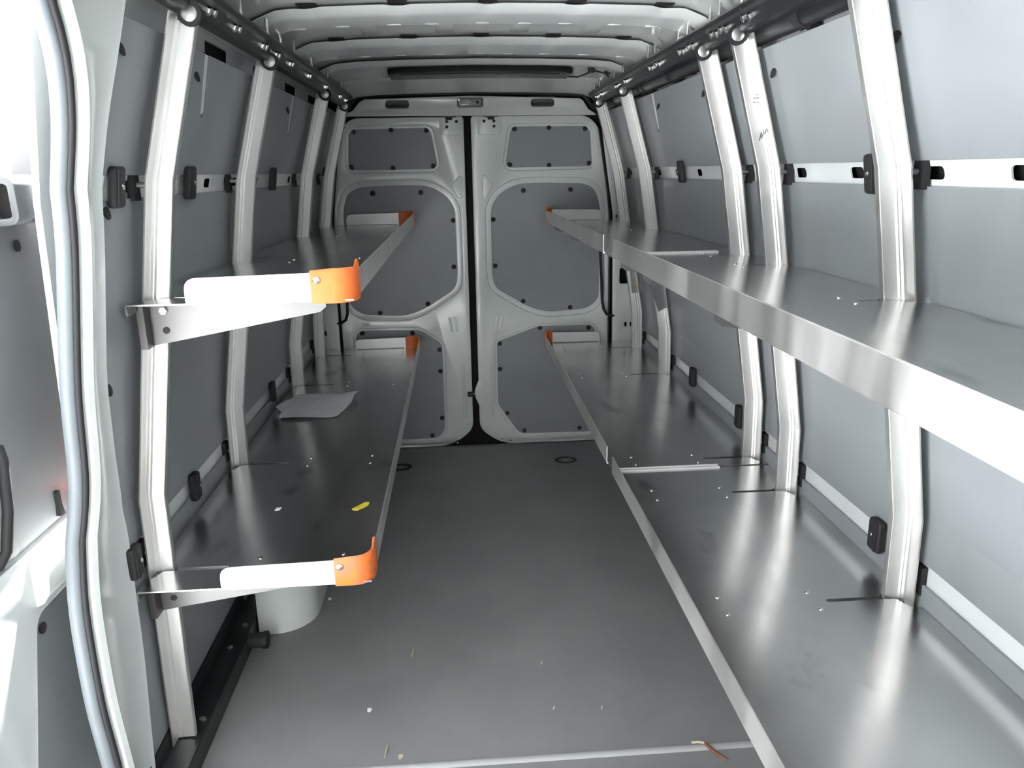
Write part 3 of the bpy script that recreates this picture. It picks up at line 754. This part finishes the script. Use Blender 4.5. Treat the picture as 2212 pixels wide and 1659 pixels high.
MB().tube([(.435,3.93,1.985),(.50,3.90,1.978),(.545,3.70,1.982),(.60,3.72,1.972),(.625,3.78,1.965)], .0035, 6).build('cable', RUBBER, bl, 60)
for x, y in ((.53,3.70),(.615,3.75)):
    b = MB(); b.cyl((x,y,1.995),(x,y,1.974), .016, 10); b.build('cable_clip', RUBBER, bl, 40)

# ---- dome lamp on the header
dl = empty('dome_lamp', (-.008, 4.37, 1.88), 'small clear dome lamp on the header between the rear doors', 'lamp')
yplate(rect(-.078,.062,1.884,1.932,.012,4), [], 4.365, .018, .006).build('bezel', PLASTG, dl, 40)
yplate(rect(-.070,.054,1.890,1.927,.010,4), [], 4.359, .012, .004).build('lens', LENSC, dl, 40)
MB().box(-.030,.004, 4.3575, 4.360, 1.906, 1.912).build('bulb', STRAW, dl)
b = MB(); b.cyl((.030,4.360,1.908),(.030,4.354,1.908), .008, 10); b.build('switch', RUBBER, dl, 40)
MB().box(-.074,-.064, 4.3565, 4.366, 1.914, 1.926).build('lens_clip', CHROME, dl)

# ---- paper sheet and bits on the lower left shelf
pts = [(-.905,3.215),(-.845,3.43),(-.72,3.41),(-.571,3.373),(-.590,3.22),(-.622,3.072),(-.648,3.060),(-.75,3.058),(-.857,3.052),(-.866,3.15)]
v, f = plate2d(pts, [], .0006)
v, f = bisect(v, f, 0, [-.85,-.8,-.75,-.7,-.65]); v, f = bisect(v, f, 1, [3.1,3.15,3.2,3.25,3.3,3.35])
def crumple(x, y): return .004 + .010*abs(math.sin((x*9+y*5)))*(.4+.6*abs(math.sin(y*11))) + (.016 if x > -.64 and y > 3.25 else 0)
b = MB(); b.add([(x, y, .5825 + crumple(x, y) + k) for x, y, k in v], f)
tag(b.build('paper_sheet', PAPER, None, 50), 'crumpled thin white paper sheet on the lower left shelf', 'paper')
zplate(rounded([(-.447,2.150),(-.430,2.140),(-.400,2.172),(-.398,2.195),(-.412,2.196)], .004), [], .5835, .0012).build('tape_scrap', YELLOW)
tag(bpy.data.objects['tape_scrap'], 'torn yellow tape scrap on the lower left shelf', 'tape')
zplate([(-.677,2.168),(-.662,2.170),(-.660,2.186),(-.675,2.184)], [], .5832, .0012).build('paper_tag', CHIP)
tag(bpy.data.objects['paper_tag'], 'tiny white square of paper on the lower left shelf', 'paper')

# ---- litter on the floor
G = 'bits of litter on the floor'
def bit(nm, pts, r, m, label, cat):
    tag(MB().tube(pts, r, 6).build(nm, m, None, 60), label, cat, G)
def chip(nm, x, y, s_, m, label, cat):
    p = [(x+s_*math.cos(a)*(1 if a < 3 else .7), y+s_*math.sin(a)) for a in (.3,1.4,2.4,3.6,4.6,5.6)]
    tag(zplate(p, [], .004, .0035).build(nm, m), label, cat, G)
chip('paper_chip', -.415, 1.987, .0085, CHIP, 'bright white chip on the floor near the left wall rail', 'litter')
chip('paper_chip', -.633, 2.632, .008, CHIP, 'small pale chip on the floor beside the wheel housing', 'litter')
chip('pebble', -.308, 1.785, .009, STRAW, 'small round pebble by the floor joint strip', 'litter')
bit('straw', [(-.302,2.235,.003),(-.300,2.255,.004),(-.297,2.278,.003)], .0022, STRAW, 'short pale straw in the middle of the floor, left half', 'litter')
bit('straw', [(-.350,1.780,.008),(-.349,1.80,.008),(-.347,1.828,.004)], .002, STRAW, 'thin upright straw at the near edge of the floor', 'litter')
bit('wood_splinter', [(.498,1.757,.010),(.515,1.757,.011),(.532,1.752,.011)], .0042, STRAW, 'pale wood splinter on the floor joint strip by the right shelf', 'litter')
bit('twig', [(.534,1.752,.010),(.545,1.728,.009),(.556,1.712,.006),(.578,1.690,.004)], [.004,.005,.0045,.002], WOODB, 'reddish brown twig at the near floor edge by the right shelf', 'litter')
for (x, y, l_) in ((.123,2.165,'tiny white fibre on the bare floor, farthest from the camera'), (.137,1.945,'tiny white fibre on the floor, middle of the near row'),
                   (.279,1.932,'tiny white fibre on the floor, right in the near row')):
    bit('fibre', [(x-.003,y-.006,.002),(x,y,.003),(x+.003,y+.007,.002)], .0016, CHIP, l_, 'litter')
